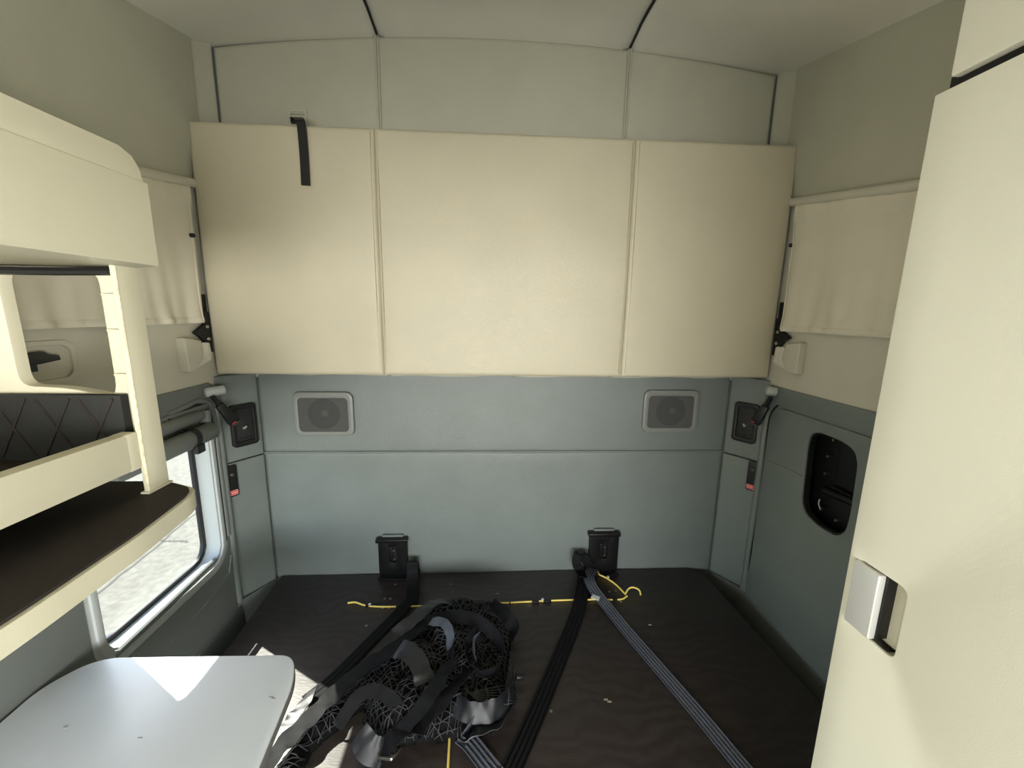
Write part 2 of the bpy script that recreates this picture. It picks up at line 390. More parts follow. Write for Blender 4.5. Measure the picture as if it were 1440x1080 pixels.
# curtain rails and curtains
def rail_z(y): return 1.532-.16*(1.46-y)
for s, nm, lb in ((-1, 'trim_1', 'pale curtain rail on the wall with the bright window'), (1, 'trim_2', 'pale curtain rail beside the tall white closet')):
    ys = [.35+1.11*i/24 for i in range(25)]
    rl = tube(nm, [Vector((s*(W-.014), y, rail_z(y))) for y in ys], .015, SIDEV, None, 12); struct(rl, lb)
def curtain(s, y0, y1, label):
    t_ = thing('curtain', (s*(W-.008), (y0+y1)/2, 1.08), label, 'curtain')
    def surf(y, q):   # q 0 bottom .. 1 top
        zt = rail_z(y)-.012; z = 1.084+(zt-1.084)*q
        fold = .007*math.sin(y*23+1.3*math.sin(y*9+s))*(.35+.65*(1-q))+.0022*math.sin(y*95+3*q)*(1-q)**2+.002*math.sin(y*120)*max(0, q-.85)*6
        gather = .008*max(0, math.sin(y*55+q*2))*(max(0, .12-q)/.12)
        return Vector((s*(W-.013-fold-gather-.004*q), y, z))
    vs_, fs = [], []; ny, nz = 90, 26
    for j in range(nz+1):
        for i in range(ny+1): vs_.append(surf(y0+(y1-y0)*i/ny, j/nz))
    n = ny+1
    for j in range(nz):
        for i in range(ny): fs.append((j*n+i, j*n+i+1, (j+1)*n+i+1, (j+1)*n+i))
    mesh('cloth', vs_, fs, CURT, t_, True)
    for nm2, qa, qb, o_ in (('bottom_hem', -.018, .03, .0025), ('heading', .86, 1.0, .003)):
        vs_, fs = [], []
        for i in range(ny+1):
            y = y0+(y1-y0)*i/ny
            for k in range(5):
                q = qa+(qb-qa)*k/4; p = surf(y, max(0, q)); z = p.z if q >= 0 else 1.084+q*.42
                vs_.append(Vector((p.x-s*o_*(math.sin(math.pi*k/4)+.4), y, z)))
        for i in range(ny):
            for k in range(4): fs.append((i*5+k, i*5+k+1, i*5+k+6, i*5+k+5))
        mesh(nm2, vs_, fs, CURT, t_, True)
    kp = PX(*((270, 331) if s < 0 else (1113, 345)), s*(W-.02)); capsule('tie_knob', kp+Vector((s*.019, 0, 0)), kp-Vector((s*.006, 0, 0)), .007, BLACK, t_, 10)
    tube('side_cord', [surf(y1-.012, q/8)-Vector((s*.003, 0, 0)) for q in range(9)], .0018, CURT, t_, 6)
    settle(t_)
curtain(-1, .81, 1.428, 'beige cloth curtain on the wall above the bright window, partly behind the open shelf unit')
curtain(1, .545, 1.428, 'beige cloth curtain hanging between the folded bunk and the tall white closet')

# ------------------------------------------------------------------ left window
w1 = bpy.data.objects.new('window_1', None); C.objects.link(w1); w1.location = (-W, 1.17, .2); struct(w1, 'sleeper side window with pale moulded frame and black gasket', 'window')
yc, zcn, ww, hh = (.95+1.392)/2, (.215+.75)/2, 1.392-.95, .75-.215
inner = rrect(yc, zcn, ww, hh, .06, 8); n_in = len(inner)
cc = (yc, zcn)
outer_l = radial([(WIN[0], WIN[2]), (WIN[1], WIN[2]), (WIN[1], WIN[3]), (WIN[0], WIN[3])], cc, 72)
ring('frame', outer_l, radial(inner, cc, 72), lambda u, v, d: Vector((-W-.062+d, u, v)), .066, FRAMEG, w1, .006)
ring('inner_rim', radial(rrect(yc, zcn, ww+.05, hh+.05, .08, 8), cc, 72), radial(rrect(yc, zcn, ww+.012, hh+.012, .064, 8), cc, 72), lambda u, v, d: Vector((-W+.002+d, u, v)), .009, FRAMEG, w1, .004)
ring('gasket', radial(rrect(yc, zcn, ww+.004, hh+.004, .06, 8), cc, 72), radial(rrect(yc, zcn, ww-.03, hh-.03, .05, 8), cc, 72), lambda u, v, d: Vector((-W-.058+d, u, v)), .012, BLACK, w1, .003)
pane = prism('pane', [Vector((-W-.054, u, v)) for u, v in rrect(yc, zcn, ww-.01, hh-.01, .055, 8)], (.004, 0, 0), GLASS, w1)
settle(w1)
# grey lower lining of the window wall (built round the window)
o_l = radial([(.2, -.05), (1.455, -.05), (1.455, .868), (.2, .868)], cc, 96)
i_l = radial(rrect(yc, zcn, ww+.075, hh+.075, .09, 8), cc, 96)
ring('lower_lining', o_l, i_l, lambda u, v, d: Vector((-W+d, u, v)), .006, GREYP, wl, .002)
bead = catmull([PX(232, 590, -W+.008), PX(258, 578, -W+.008), PX(274, 570, -W+.008), PX(288, 572, -W+.008), PX(297, 590, -W+.008), PX(303, 640, -W+.008), PX(318, 760, -W+.008)], 6)
tube('panel_gap_shade', bead, .004, BLACK, wl, 6)  # black tube paints in the shade of the gap along the recessed panel
tube('panel_ridge', [p+Vector((.0, .014, .012)) for p in bead], .008, GREYP, wl, 8)
tube('sill_bead', [PX(160, 923, -W+.006), PX(232, 855, -W+.006), PX(303, 787, -W+.006)], .009, GREYP, wl, 8)
tube('lower_groove', [PX(240, 905, -W+.006), PX(290, 850, -W+.006), PX(322, 806, -W+.006), PX(325, 780, -W+.006)], .004, GREYP, wl, 6)
# rolled window shade
sh = thing('window_shade', (-.995, 1.25, .66), 'rolled-up grey window shade with a black strap above the bright side window', 'shade')
capsule('roll', (-.995, .98, .712), (-.995, 1.352, .716), .029, GREYP, sh, 18, .3)
capsule('upper_roll', (-1.016, .98, .768), (-1.016, 1.33, .772), .019, GREYP, sh, 14, .3)
box('backing', (-1.036, .93, .69), (-1.028, 1.40, .80), GREYP, sh, .003)
box('end_bracket', (-1.037, 1.35, .72), (-1.0, 1.37, .785), GREYP, sh, .006)
sp = [Vector((-.995+.032*math.cos(a), 1.255+.012*math.sin(a*.5), .715+.032*math.sin(a))) for a in [math.radians(130-22*i) for i in range(13)]]
ribbon('strap', [Vector((-1.026, 1.22, .785))]+sp, .02, BLACK, sh, k=2, upv=(0, 1, 0), twist=[90]*14)
box('buckle', (-.978, 1.238, .672), (-.962, 1.272, .70), BLACK, sh, .003)
settle(sh)

# ------------------------------------------------------------------ right luggage door with black recess
hcv = ((CAV[0]+CAV[1])/2, (CAV[2]+CAV[3])/2)
ring('lower_lining', radial([(.2, -.05), (1.455, -.05), (1.455, .81), (.2, .81)], hcv, 96), radial([(CAV[0], CAV[2]), (CAV[1], CAV[2]), (CAV[1], CAV[3]-.005), (CAV[0], CAV[3]-.005)], hcv, 96), lambda u, v, d: Vector((W-d, u, v)), .004, GREY, wr, 0)
d1 = bpy.data.objects.new('door_1', None); C.objects.link(d1); d1.location = (W, 1.1, 0); struct(d1, 'dark grey padded luggage door with a black latch recess', 'door')
hole = [PX(*p, W-.012) for p in ((1136, 625), (1141, 610), (1152, 608), (1185, 621), (1202, 634), (1206, 652), (1196, 722), (1189, 748), (1176, 754), (1152, 741), (1132, 722), (1127, 706))]
hole2 = [(p.y, p.z) for p in hole]; hc = (sum(p[0] for p in hole2)/12, sum(p[1] for p in hole2)/12)
hr = roundpoly([Vector((*p, 0)) for p in hole2], .02, 3); hr = [(p.x, p.y) for p in hr]
dout = [(p.x, p.y) for p in roundpoly([Vector((.30, -.03, 0)), Vector((1.425, -.03, 0)), Vector((1.425, .795, 0)), Vector((.30, .795, 0))], .07, 8)]
ring('panel', radial(dout, hc, 120), radial(hr, hc, 120), lambda u, v, d: Vector((W-d, u, v)), .014, GREY, d1, .006)
ring('rim', radial(hr, hc, 120), [(hc[0]+(p[0]-hc[0])*.95, hc[1]+(p[1]-hc[1])*.97) for p in radial(hr, hc, 120)], lambda u, v, d: Vector((W+.01-d, u, v)), .02, BLACK, d1, .003)
bm = bmesh.new()
addbox(bm, (W+.055, .97, .40), (W+.06, 1.29, .80))
for lo, hi in (((W, .965, .40), (W+.06, .97, .80)), ((W, 1.29, .40), (W+.06, 1.295, .80)), ((W, .965, .395), (W+.06, 1.295, .40)), ((W, .965, .80), (W+.06, 1.295, .805))): addbox(bm, lo, hi)
fin('recess', bm, VOID, d1)
box('latch_plate', (W+.028, 1.03, .60), (W+.054, 1.155, .775), BLACKM, d1, .008)
box('latch_plate', (W+.034, 1.04, .45), (W+.054, 1.17, .585), BLACKM, d1, .008)
tube('latch_rod', [Vector((W+.03, 1.185, .56)), Vector((W+.024, 1.15, .565)), Vector((W+.03, 1.06, .57))], .012, BLACKM, d1, 10)
tube('latch_wire', [PX(1153, 702, W+.03), PX(1151, 708, W+.026), PX(1154, 717, W+.03)], .0025, STEEL, d1, 6)
for p in ((1173, 619), (1165, 642), (1161, 666), (1157, 690), (1156, 715), (1176, 732)):
    b = PX(*p, W+.028); disc('bolt', b+Vector((.014, 0, 0)), (-1, 0, 0), .0045, .018, STEEL, d1, 10)
tube('crease', [PX(1080, 648, W-.0145), PX(1105, 658, W-.0145), PX(1128, 670, W-.0145)], .0022, GREY, d1, 6)
tube('door_gap_shade', catmull([PX(1050, 812, W-.004), PX(1066, 720, W-.004), PX(1076, 640, W-.004), PX(1082, 590, W-.004), PX(1094, 570, W-.004), PX(1110, 569, W-.004), PX(1160, 584, W-.004), PX(1230, 604, W-.004)], 6), .004, VOID, d1, 6)  # gap round the door: its shade drawn as a black tube
settle(d1)

# ------------------------------------------------------------------ bunk base
ply = thing('plywood_platform', (0, 1.0, -.45), 'dark brown plywood bunk base board lying across the sleeper', 'platform')
pl = [(-.935, 1.575), (.86, 1.575), (.905, 1.53), (.925, 1.2), (.938, .948), (.95, .60), (-.925, .60), (-.925, 1.2)]
prism('board', [Vector((x, y, -.022)) for x, y in pl], (0, 0, .022), PLY, ply, .002)
for x in (-.75, 0, .75): box('support', (x-.03, .64, -.45), (x+.03, 1.5, -.022), FLOORM, ply, .003)
for p in ((541, 842), (549, 842), (538, 855), (547, 855), (857, 832), (866, 831), (775, 1000), (866, 845), (873, 846), (515, 880), (556, 822)):
    q = G(*p, .0); disc('screw', q-Vector((0, 0, .001)), (0, 0, 1), .0045, .0025, STEEL, ply, 10)
for p in ((852, 984), (857, 987), (634, 822), (700, 835), (927, 944), (914, 879)):
    q = G(*p, 0); box('wood_chip', (q.x-.006, q.y-.002, .0), (q.x+.006, q.y+.003, .002), mat('pale_chip', (150, 138, 122), .8), ply, .0008)
settle(ply)

# ------------------------------------------------------------------ folded upper bunk
bk = thing('folded_bunk', (0, 1.51, .893), 'large folded upper bunk in three cream vinyl sections on the rear wall', 'bunk')
b0, b1, yb = .893, 1.722, 1.459
box('base_board', (-1.022, 1.475, b0+.006), (1.022, 1.57, b1-.008), mat('bunk_backing', (120, 110, 94), .7), bk, .006)
for a, b in ((-1.03, -.437), (-.437, .449), (.449, 1.03)):
    pad('cushion', (lambda a=a: lambda u, v, o: Vector((a+u, yb-o-.006*math.sin(math.pi*v/(b1-b0)), b0+v)))(), b-a, b1-b0, CREAM, bk, r=.015, d=.012, nu=20, nv=24, wr=.003)
V, Fc = [], []
for x in (-.437, .449):
    for s in (-.012, .012):
        tube('piping', [Vector((x+s*.45, yb+.008, z)) for z in (b0+.01, 1.1, 1.4, b1-.012)], .0045, CREAM, bk, 6)
        for i in range(150):
            z = b0+.015+i*.00535; ys_ = yb-.0012-.006*math.sin(math.pi*(z-b0)/(b1-b0)); tube_into(V, Fc, [Vector((x+s, ys_+.002, z)), Vector((x+s, ys_-.0006, z+.0018)), Vector((x+s, ys_+.002, z+.0036))], .0011, 4)
st = mesh('stitching', V, Fc, STITCH, bk); st['kind'] = 'stuff'
# fabric skin on the edges
for x in (-1.03, 1.03): box('side_welt', (x-.004, 1.474, b0+.02), (x+.004, 1.56, b1-.02), CREAM, bk, .003)
settle(bk)
# strap hanging over the bunk
hs = ribbon('hanging_strap', [PY(413, 166, YB-.012), PY(418, 165, 1.52), PY(421, 168, 1.455), PY(424, 178, 1.448), PY(427, 210, 1.449), PY(429, 240, 1.447), PY(430, 261, 1.446)], .029, BLACK, None, k=6, upv=(1, 0, 0), twist=[90]*7)
tag(hs, 'short black webbing strap hanging over the top of the cream bunk', 'strap')
an = thing('strap_anchor', PY(416, 165, YB), 'small pale recessed anchor plate on the rear wall behind the hanging strap', 'anchor')
pc = PY(417, 166, YB-.006)
ring('plate', rrect(pc.x, pc.z, .075, .085, .015, 5), rrect(pc.x+.004, pc.z-.004, .05, .05, .008, 5), lambda u, v, d: Vector((u, YB-.0-d, v)), .004, UPPER, an, .0015)
box('clip', (pc.x-.018, YB-.016, pc.z-.02), (pc.x+.0, YB-.004, pc.z-.004), BLACK, an, .003)
box('slot_bar', (pc.x-.02, YB-.010, pc.z+.012), (pc.x+.026, YB-.003, pc.z+.016), UPPER, an, .001)
settle(an)

# bunk hinges with pale covers
for s, lab, pc4, ph in ((-1, 'pale bunk hinge cover with black hinge on the wall above the bright window', [(259, 475), (284, 479), (287, 505), (276, 522), (267, 524)], (291, 470)),
                        (1, 'pale bunk hinge cover with black hinge beside the closet-side curtain', [(1125, 482), (1104, 484), (1098, 505), (1105, 524), (1118, 527)], (1094, 486))):
    xw = s*(W-.028); pts = [PX(*p, xw) for p in pc4]
    t_ = thing('hinge_bracket', (s*W, 1.40, .9), lab, 'hinge')
    prism('cover', pts, (s*.03, 0, 0), SIDEV, t_, .006, 3)
    y_i = max(p.y for p in pts); zt = max(p.z for p in pts); zb = min(p.z for p in pts)
    prism('cover_cheek', [Vector((s*(W-.004), y_i-.012, zt-.02)), Vector((s*(W-.036), y_i+.012, zt-.022)), Vector((s*(W-.036), y_i+.02, zb+.03)), Vector((s*(W-.004), y_i-.02, zb))], (0, .012, 0), SIDEV, t_, .004)
    prism('hinge_plate', [Vector((s*(W-.016), 1.375, zt+.012)), Vector((s*(W-.016), 1.428, zt+.04)), Vector((s*(W-.016), 1.434, zt+.085)), Vector((s*(W-.016), 1.456, zt+.08)), Vector((s*(W-.016), 1.456, zt-.06)), Vector((s*(W-.016), 1.43, zt-.03)), Vector((s*(W-.016), 1.40, zt-.002))], (s*.01, 0, 0), BLACKM, t_, .002)
    box('hinge_arm', (s*(W-.012), 1.434, zt+.05), (s*(W-.002), 1.455, zt+.14), BLACKM, t_, .002)
    for dz in (.03, -.012): disc('bolt', (s*(W-.016), 1.437, zt+dz), (-s, -.3, 0), .006, .006, STEEL, t_, 10)
    settle(t_)

# ------------------------------------------------------------------ speakers
for x, z, lab in ((-.711, .716, 'grey rectangular wall speaker beside the window-side corner'), (.708, .731, 'grey rectangular wall speaker beside the luggage-door corner')):
    t_ = thing('wall_speaker', (x, YB-.01, z-.09), lab, 'speaker')
    cfn = lambda u, v, d: Vector((u, YB-.0-d, v))
    ring('frame', rrect(x, z, .236, .182, .028, 6), rrect(x, z-.002, .192, .136, .016, 6), cfn, .016, SPKF, t_, .007)
    prism('grille', [Vector((u, YB-.010, v)) for u, v in rrect(x, z-.002, .196, .14, .016, 6)], (0, .012, 0), GRILLE, t_)
    ring('cone_rim', [(x+.0+.062*math.cos(a*.1309), z+.062*math.sin(a*.1309)) for a in range(48)], [(x+.05*math.cos(a*.1309), z+.05*math.sin(a*.1309)) for a in range(48)], cfn, .0115, GRILLED, t_, .001)
    disc('cone', (x, YB-.008, z), (0, -1, 0), .05, .0026, GRILLED, t_, 32); disc('dust_cap', (x+.006, YB-.009, z+.004), (0, -1, 0), .014, .003, GRILLE, t_, 20)
    settle(t_)

# ------------------------------------------------------------------ corner switch boxes, reading lamps, small switch plates
for s, key in ((-1, 'window-side'), (1, 'luggage-door-side')):
    A = Vector((s*.96, YB, 0)); B = Vector((s*W, 1.46, 0)); ax = (B-A).normalized(); nn = Vector((-s*abs(ax.y), -abs(ax.x), 0)).normalized(); az = Vector((0, 0, 1))
    def CHP(px, py, off=0): return RP(px, py, A+nn*off, nn)
    c = CHP(*((342, 597) if s < 0 else (1049, 594)))
    t_ = thing('switch_box', c-az*.08, 'black recessed control box with a metal switch in the %s rear corner' % key, 'switch box')
    fnc = lambda u, v, d: c+ax*u+az*v+nn*d
    ring('bezel', rrect(0, 0, .092, .165, .014, 5), rrect(0, 0, .062, .125, .006, 5), fnc, .014, BLACK, t_, .004)
    ins = frame_box('insert', c, ax, az, nn, (-.034, -.066, .0), (.034, .066, .006), mat('switch_insert', (34, 34, 35), .6), t_, .002)
    disc('switch_nut', c+az*-.012+nn*.006, nn, .0065, .006, STEEL, ins, 12); tube('switch_lever', [c+az*-.012+nn*.011, c+az*-.004+nn*.022], .003, CHROME, ins, 8)
    for i in range(4): frame_box('vent_slot', c, ax, az, nn, (-.024+i*.013, -.055, .005), (-.016+i*.013, -.048, .0075), BLACK, ins, .0006)
    settle(t_)
    c = CHP(*((326, 676) if s < 0 else (1058, 669)))
    t_ = thing('switch_plate', c-az*.06, 'slim black switch plate with a red label in the %s rear corner' % key, 'switch plate')
    fnc = lambda u, v, d: c+ax*u+az*v+nn*d
    prism('plate', [c+ax*u+az*v for u, v in rrect(0, 0, .036, .125, .006, 4)], nn*.007, BLACK, t_, .0015)
    prism('finger_recess', [c+ax*u+az*v+nn*.0065 for u, v in rrect(0, .008, .018, .062, .009, 5)], nn*.0012, BLACK, t_)
    disc('button', c+az*.026+nn*.007, nn, .007, .005, mat('button_grey', (70, 68, 68), .4), t_, 14)
    lbl = prism('label_border', [c+ax*u+az*v+nn*.0068 for u, v in rrect(0, -.047, .029, .019, .004, 4)], nn*.0008, PINK, t_)
    prism('label_field', [c+ax*u+az*v+nn*.0072 for u, v in rrect(0, -.047, .025, .015, .003, 4)], nn*.0008, RED, lbl)
    for i in range(4): frame_box('label_mark', c, ax, az, nn, (-.0095+i*.005, -.0505, .0078), (-.0062+i*.005, -.0435, .0083), PINK, lbl, 0)
    settle(t_)
    # reading lamp
    xw = s*(W-.03); m0 = PX(*((290, 552) if s < 0 else (1091, 551)), s*(W-.012)); m1 = CHP(*((314, 548) if s < 0 else (1080, 549)), .05)
    t_ = thing('reading_lamp', m0, 'black reading lamp on a pale pivot in the %s rear corner' % key, 'reading lamp')
    capsule('pivot_mount', m0, m1, .017, FRAMEG, t_, 16, .4)
    a0 = CHP(*((298, 557) if s < 0 else (1084, 559)), .06); a1 = CHP(*((309, 570) if s < 0 else (1076, 572)), .055); a2 = CHP(*((328, 592) if s < 0 else (1063, 593)), .05)
    tube('arm', catmull([a0, a0.lerp(a1, .5), a1], 4), .0085, BLACK, t_, 8)
    hd = (a2-a1).normalized(); wv = hd.cross(nn).normalized(); nv = wv.cross(hd)
    L = (a2-a1).length; bm = bmesh.new()
    addbox(bm, (-.017, 0, -.013), (.017, L+.012, .013), .005, 2)
    for v in bm.verts:
        q = v.co.y/L; f_ = .75+.35*max(0, min(1, q)); v.co = a1+hd*(v.co.y-.004)+wv*(v.co.x*f_)+nv*(v.co.z*f_)
    fin('lamp_head', bm, BLACK, t_)
    frame_box('lens', a2+hd*.009, wv, nv, hd, (-.014, -.010, 0), (.014, .010, .002), GREYP, t_, .0008)
    frame_box('red_mark', a2+hd*.004+nn*.008, wv, hd, nn, (-.002, -.004, .004), (.014, -.001, .008), RED, t_, 0)
    settle(t_)

# ------------------------------------------------------------------ black floor brackets on the rear wall
for (xa, xb, zt, zb, lab) in ((-.519, -.397, .172, -.0, 'black steel wall bracket with an open slot near the net pile'), (.392, .522, .186, 0, 'black steel wall bracket behind the two long straps')):
    xm = (xa+xb)/2; t_ = thing('strap_bracket', (xm, YB-.01, 0), lab, 'bracket')
    yF = YB-.022
    ring('plate', radial([(xa, 0), (xb, 0), (xb, zt), (xa, zt)], (xm, .1), 48), radial(rrect(xm, .10, .03, .075, .008, 4), (xm, .1), 48), lambda u, v, d: Vector((u, YB-.008-d, v)), .014, BLACKM, t_, .002)
    box('slot_back', (xm-.02, YB-.010, .055), (xm+.02, YB-.006, .145), VOID, t_, 0)
    box('top_lip', (xa-.008, YB-.034, zt-.012), (xb+.004, YB-.004, zt+.004), BLACKM, t_, .004)
    prism('slot_tongue', [Vector((xm-.018, YB-.023, .135)), Vector((xm-.002, YB-.023, .135)), Vector((xm+.002, YB-.023, .07)), Vector((xm-.006, YB-.023, .06))], (0, .004, 0), BLACKM, t_, .001)
    for z in (.118, .078): disc('bolt', (xm+.004, YB-.012, z), (0, -1, 0), .006, .008, STEEL, t_, 12)
    box('pocket_rim', (xm-.045, YB-.014, zt+.004), (xm+.045, YB-.002, zt+.014), GREYP, t_, .004)
    box('foot', (xa, YB-.05, 0.0), (xb, YB-.02, .004), BLACKM, t_, .001)
    settle(t_)

# ------------------------------------------------------------------ yellow wire
yw = thing('yellow_wire', G(690, 847, 0), 'thin yellow wire held down by black tape across the plywood', 'wire')
def onply(pts, z=.0038): return [G(*p, z) for p in pts]
tube('wire', catmull(onply([(489, 848), (500, 847), (512, 851), (530, 853), (560, 853), (640, 851), (705, 848), (745, 846), (790, 844), (840, 843), (872, 843), (882, 838)]), 6), .0032, YEL, yw, 6)
tube('wire_loop', catmull([G(841, 804, .0045), G(843, 808, .006), G(853, 813, .004), G(866, 822, .004), G(880, 836, .004)], 6), .0036, YEL, yw, 6)
tube('wire_loop', catmull([G(879, 836, .004), G(884, 828, .014), G(891, 826, .02), G(899, 830, .014), G(901, 837, .004)], 6), .0034, YEL, yw, 6)
tube('wire_tail', catmull(onply([(640, 905), (637, 935), (634, 1000), (632, 1040), (630, 1079), (629, 1110)]), 6), .0034, YEL, yw, 6)
for a, b in (((514, 851), (533, 853)), ((557, 853), (566, 853)), ((716, 848), (718, 848)), ((748, 846), (758, 846)), ((764, 845), (775, 845)), ((808, 843), (826, 843)), ((861, 843), (868, 843))):
    p, q = G(*a, .004), G(*b, .004); box('tape_wrap', (min(p.x, q.x), p.y-.007, 0), (max(p.x, q.x), p.y+.007, .0075), TAPE, yw, .002)
for p in ((520, 852), (763, 845), (855, 813)): disc('wire_clip', G(*p, .0), (0, 0, 1), .006, .009, TAGW, yw, 10)
settle(yw)

# ------------------------------------------------------------------ straps on the floor
def pxz(L): return [G(p[0], p[1], p[2]) for p in L]
ls = thing('long_strap', G(860, 850, 0), 'long grey ribbed webbing strap running beside the right-hand net straps towards the closet', 'strap')
ls['label'] = 'long grey ribbed strap running from the wire-loop bracket toward the closet'
ribbon('webbing', [PY(834, 800, 1.545), *pxz([(828, 812, .034), (834, 828, .022), (847, 845, .0125), (855, 855, .007), (880, 886, .004), (930, 944, .004), (985, 1008, .004), (1036, 1070, .004), (1070, 1110, .004)])], .044, WEBG, ls, ribs=4, thick=.003)
ribbon('care_tag', pxz([(832, 838, .019), (843, 842, .019)]), .022, TAGW, ls, k=3)
settle(ls)
ds = ribbon('dark_strap', [PY(823, 800, 1.562), *pxz([(821, 814, .012), (819, 830, .010), (816, 846, .0105), (813, 858, .006), (804, 884, .003), (785, 930, .003), (762, 985, .003), (738, 1040, .003), (715, 1090, .003)])], .052, WEB, None, ribs=4, thick=.0028)
tag(ds, 'long dark webbing strap crossing the plywood between the net pile and the grey strap', 'strap')
lp = ribbon('looped_strap', [PY(832, 800, 1.558), PY(826, 792, 1.545), PY(820, 781, 1.54), PY(813, 780, 1.53), PY(811, 792, 1.525), PY(815, 802, 1.522), G(820, 812, .05)], .040, WEB, None, k=6, upv=(1, 0, 0), twist=[90, 90, 90, 90, 90, 90, 80])
tag(lp, 'short black strap folded over beside the bracket with the yellow wire loop', 'strap')
l2 = ribbon('folded_strap', [PY(583, 806, 1.562), PY(582, 796, 1.55), PY(581, 789, 1.535), PY(580, 792, 1.52), PY(580, 804, 1.515), G(580, 822, .02), G(580, 838, .008), G(579, 850, .006)], .046, WEB, None, k=6, upv=(1, 0, 0), twist=[90]*8)
tag(l2, 'short black strap folded over beside the bracket above the net pile', 'strap')
s3 = ribbon('side_strap', pxz([(578, 842, .012), (560, 862, .010), (530, 892, .006), (495, 928, .006), (465, 957, .01), (430, 985, .014)]), .044, WEB, None, ribs=3)
tag(s3, 'flat black strap lying along the window side of the net pile', 'strap')
s4 = ribbon('ribbed_strap', pxz([(648, 1034, .006), (662, 1046, .004), (685, 1075, .003), (705, 1100, .003)]), .046, WEBG, None, ribs=4, thick=.003)
tag(s4, 'short grey ribbed strap coming out from under the net pile beside the yellow wire', 'strap')

# ------------------------------------------------------------------ cargo net pile
cn = thing('cargo_net', G(620, 960, 0), 'tangled black cargo net with webbing bands heaped on the plywood', 'cargo net')
polyA = [G(*p, .02) for p in ((585, 862), (622, 842), (655, 838), (700, 846), (722, 885), (716, 950), (722, 985), (705, 1020), (655, 1040), (590, 1040), (530, 1050), (505, 1010), (520, 950), (548, 900))]
polyB = [G(*p, .02) for p in ((610, 870), (560, 905), (480, 965), (430, 1010), (375, 1085), (340, 1130), (405, 1130), (440, 1052), (500, 1000), (590, 945))]
def sd(poly, x, y):
    ins = False; best = 9; n = len(poly)
    for i in range(n):
        a, b = poly[i], poly[(i+1) % n]
        if (a.y > y) != (b.y > y) and x < (b.x-a.x)*(y-a.y)/(b.y-a.y)+a.x: ins = not ins
        ex, ey = b.x-a.x, b.y-a.y; q = max(0, min(1, ((x-a.x)*ex+(y-a.y)*ey)/(ex*ex+ey*ey)))
        best = min(best, math.hypot(x-a.x-q*ex, y-a.y-q*ey))
    return best if ins else -best
def sm(x): x = max(0, min(1, x)); return .5*(x*x*(3-2*x))+.5*math.sin(x*math.pi/2)
def H(x, y):
    a = sd(polyA, x, y); b = sd(polyB, x, y); n1 = noise.noise(Vector((x*14, y*14, 3))); n2 = noise.noise(Vector((x*35, y*35, 9)))
    ha = sm(a/.075)*(.062+.03*n1+.014*n2) if a > 0 else 0
    hb = sm(b/.045)*(.036+.016*n1+.010*n2) if b > 0 else 0
    return max(ha, hb, 0)
xs = [-.66+.004*i for i in range(200)]; ysn = [.60+.004*i for i in range(220)]
hv = {}
V, Fc, idx = [], [], {}
for j, y in enumerate(ysn):
    for i, x in enumerate(xs): hv[i, j] = H(x, y)
def vid(i, j):
    if (i, j) not in idx:
        idx[i, j] = len(V); V.append(Vector((xs[i], ysn[j], max(.0005, hv[i, j]-.006))))
    return idx[i, j]
for j in range(len(ysn)-1):
    for i in range(len(xs)-1):
        if max(hv[i, j], hv[i+1, j], hv[i, j+1], hv[i+1, j+1]) > .0066: Fc.append((vid(i, j), vid(i+1, j), vid(i+1, j+1), vid(i, j+1)))
mesh('folded_netting', V, Fc, NETB, cn, True)
V, Fc = [], []
def warp(x, y):
    n_ = noise.noise_vector(Vector((x*9, y*9, 1.7)))*.045+noise.noise_vector(Vector((x*28, y*28, 5)))*.014
    return x+n_.x, y+n_.y
for fam in range(3):
    an_ = (.55, -.75, 1.35)[fam]; ca, sa = math.cos(an_), math.sin(an_)
    for k in range(-34, 35):
        run = []
        for q in range(-70, 71):
            x0, y0 = -.28+ca*q*.009-sa*k*.017, 1.02+sa*q*.009+ca*k*.017; x1, y1 = warp(x0+fam*.5, y0+fam*.3); x1 -= fam*.5; y1 -= fam*.3
            h = H(x1, y1) if -.7 < x1 < .2 and .55 < y1 < 1.5 else 0
            if h > .006: run.append(Vector((x1, y1, max(.0016, h+.002+.007*noise.noise(Vector((x1*60, y1*60, k*.7+fam*3)))))))
            else:
                if len(run) > 4: tube_into(V, Fc, run, .0013, 4)
                run = []
        if len(run) > 4: tube_into(V, Fc, run, .0013, 4)
nm_ = mesh('net_cords', V, Fc, NET, cn, True); nm_['kind'] = 'stuff'
# mouth of the open net on the closet side, cords spanning between bands
V, Fc = [], []
for i in range(7):
    tube_into(V, Fc, catmull(pxz([(642+i*2, 985-i*4, .05+.004*i), (668, 972-i*2.2+i*4, .07), (700, 966+i*4, .066), (722, 962+i*4.5, .05)]), 5), .0016, 5)
for i in range(5): tube_into(V, Fc, catmull(pxz([(652+i*15, 962, .062), (656+i*15+3*(i % 2), 975, .074), (654+i*15, 992, .06)]), 5), .0016, 5)
oc = mesh('open_net', V, Fc, NET, cn, True); oc['kind'] = 'stuff'
WEBS = mat('satin_black_webbing', (30, 31, 35), .35, bump=(700, .4, 'noise'), spec=.7)
def band(pts, wd, m=WEB, tw=None, ribs=0, k=7): ribbon('webbing_band', pxz(pts), wd, m, cn, tw, ribs=ribs, k=9, thick=.0024, wrinkle=.05)
band([(612, 872, .075), (585, 888, .08), (540, 920, .075), (491, 955, .06), (445, 1000, .055), (400, 1045, .05), (355, 1095, .05)], .05, WEB, [0, 15, 10, 0, 5, 0, 0])
band([(440, 970, .03), (420, 1000, .03), (395, 1030, .02)], .045, WEBS, [30, 20, 10])
band([(555, 893, .06), (585, 868, .085), (610, 848, .075), (632, 846, .06), (640, 850, .045)], .045, WEBS, [20, 10, 0, -10, -20])
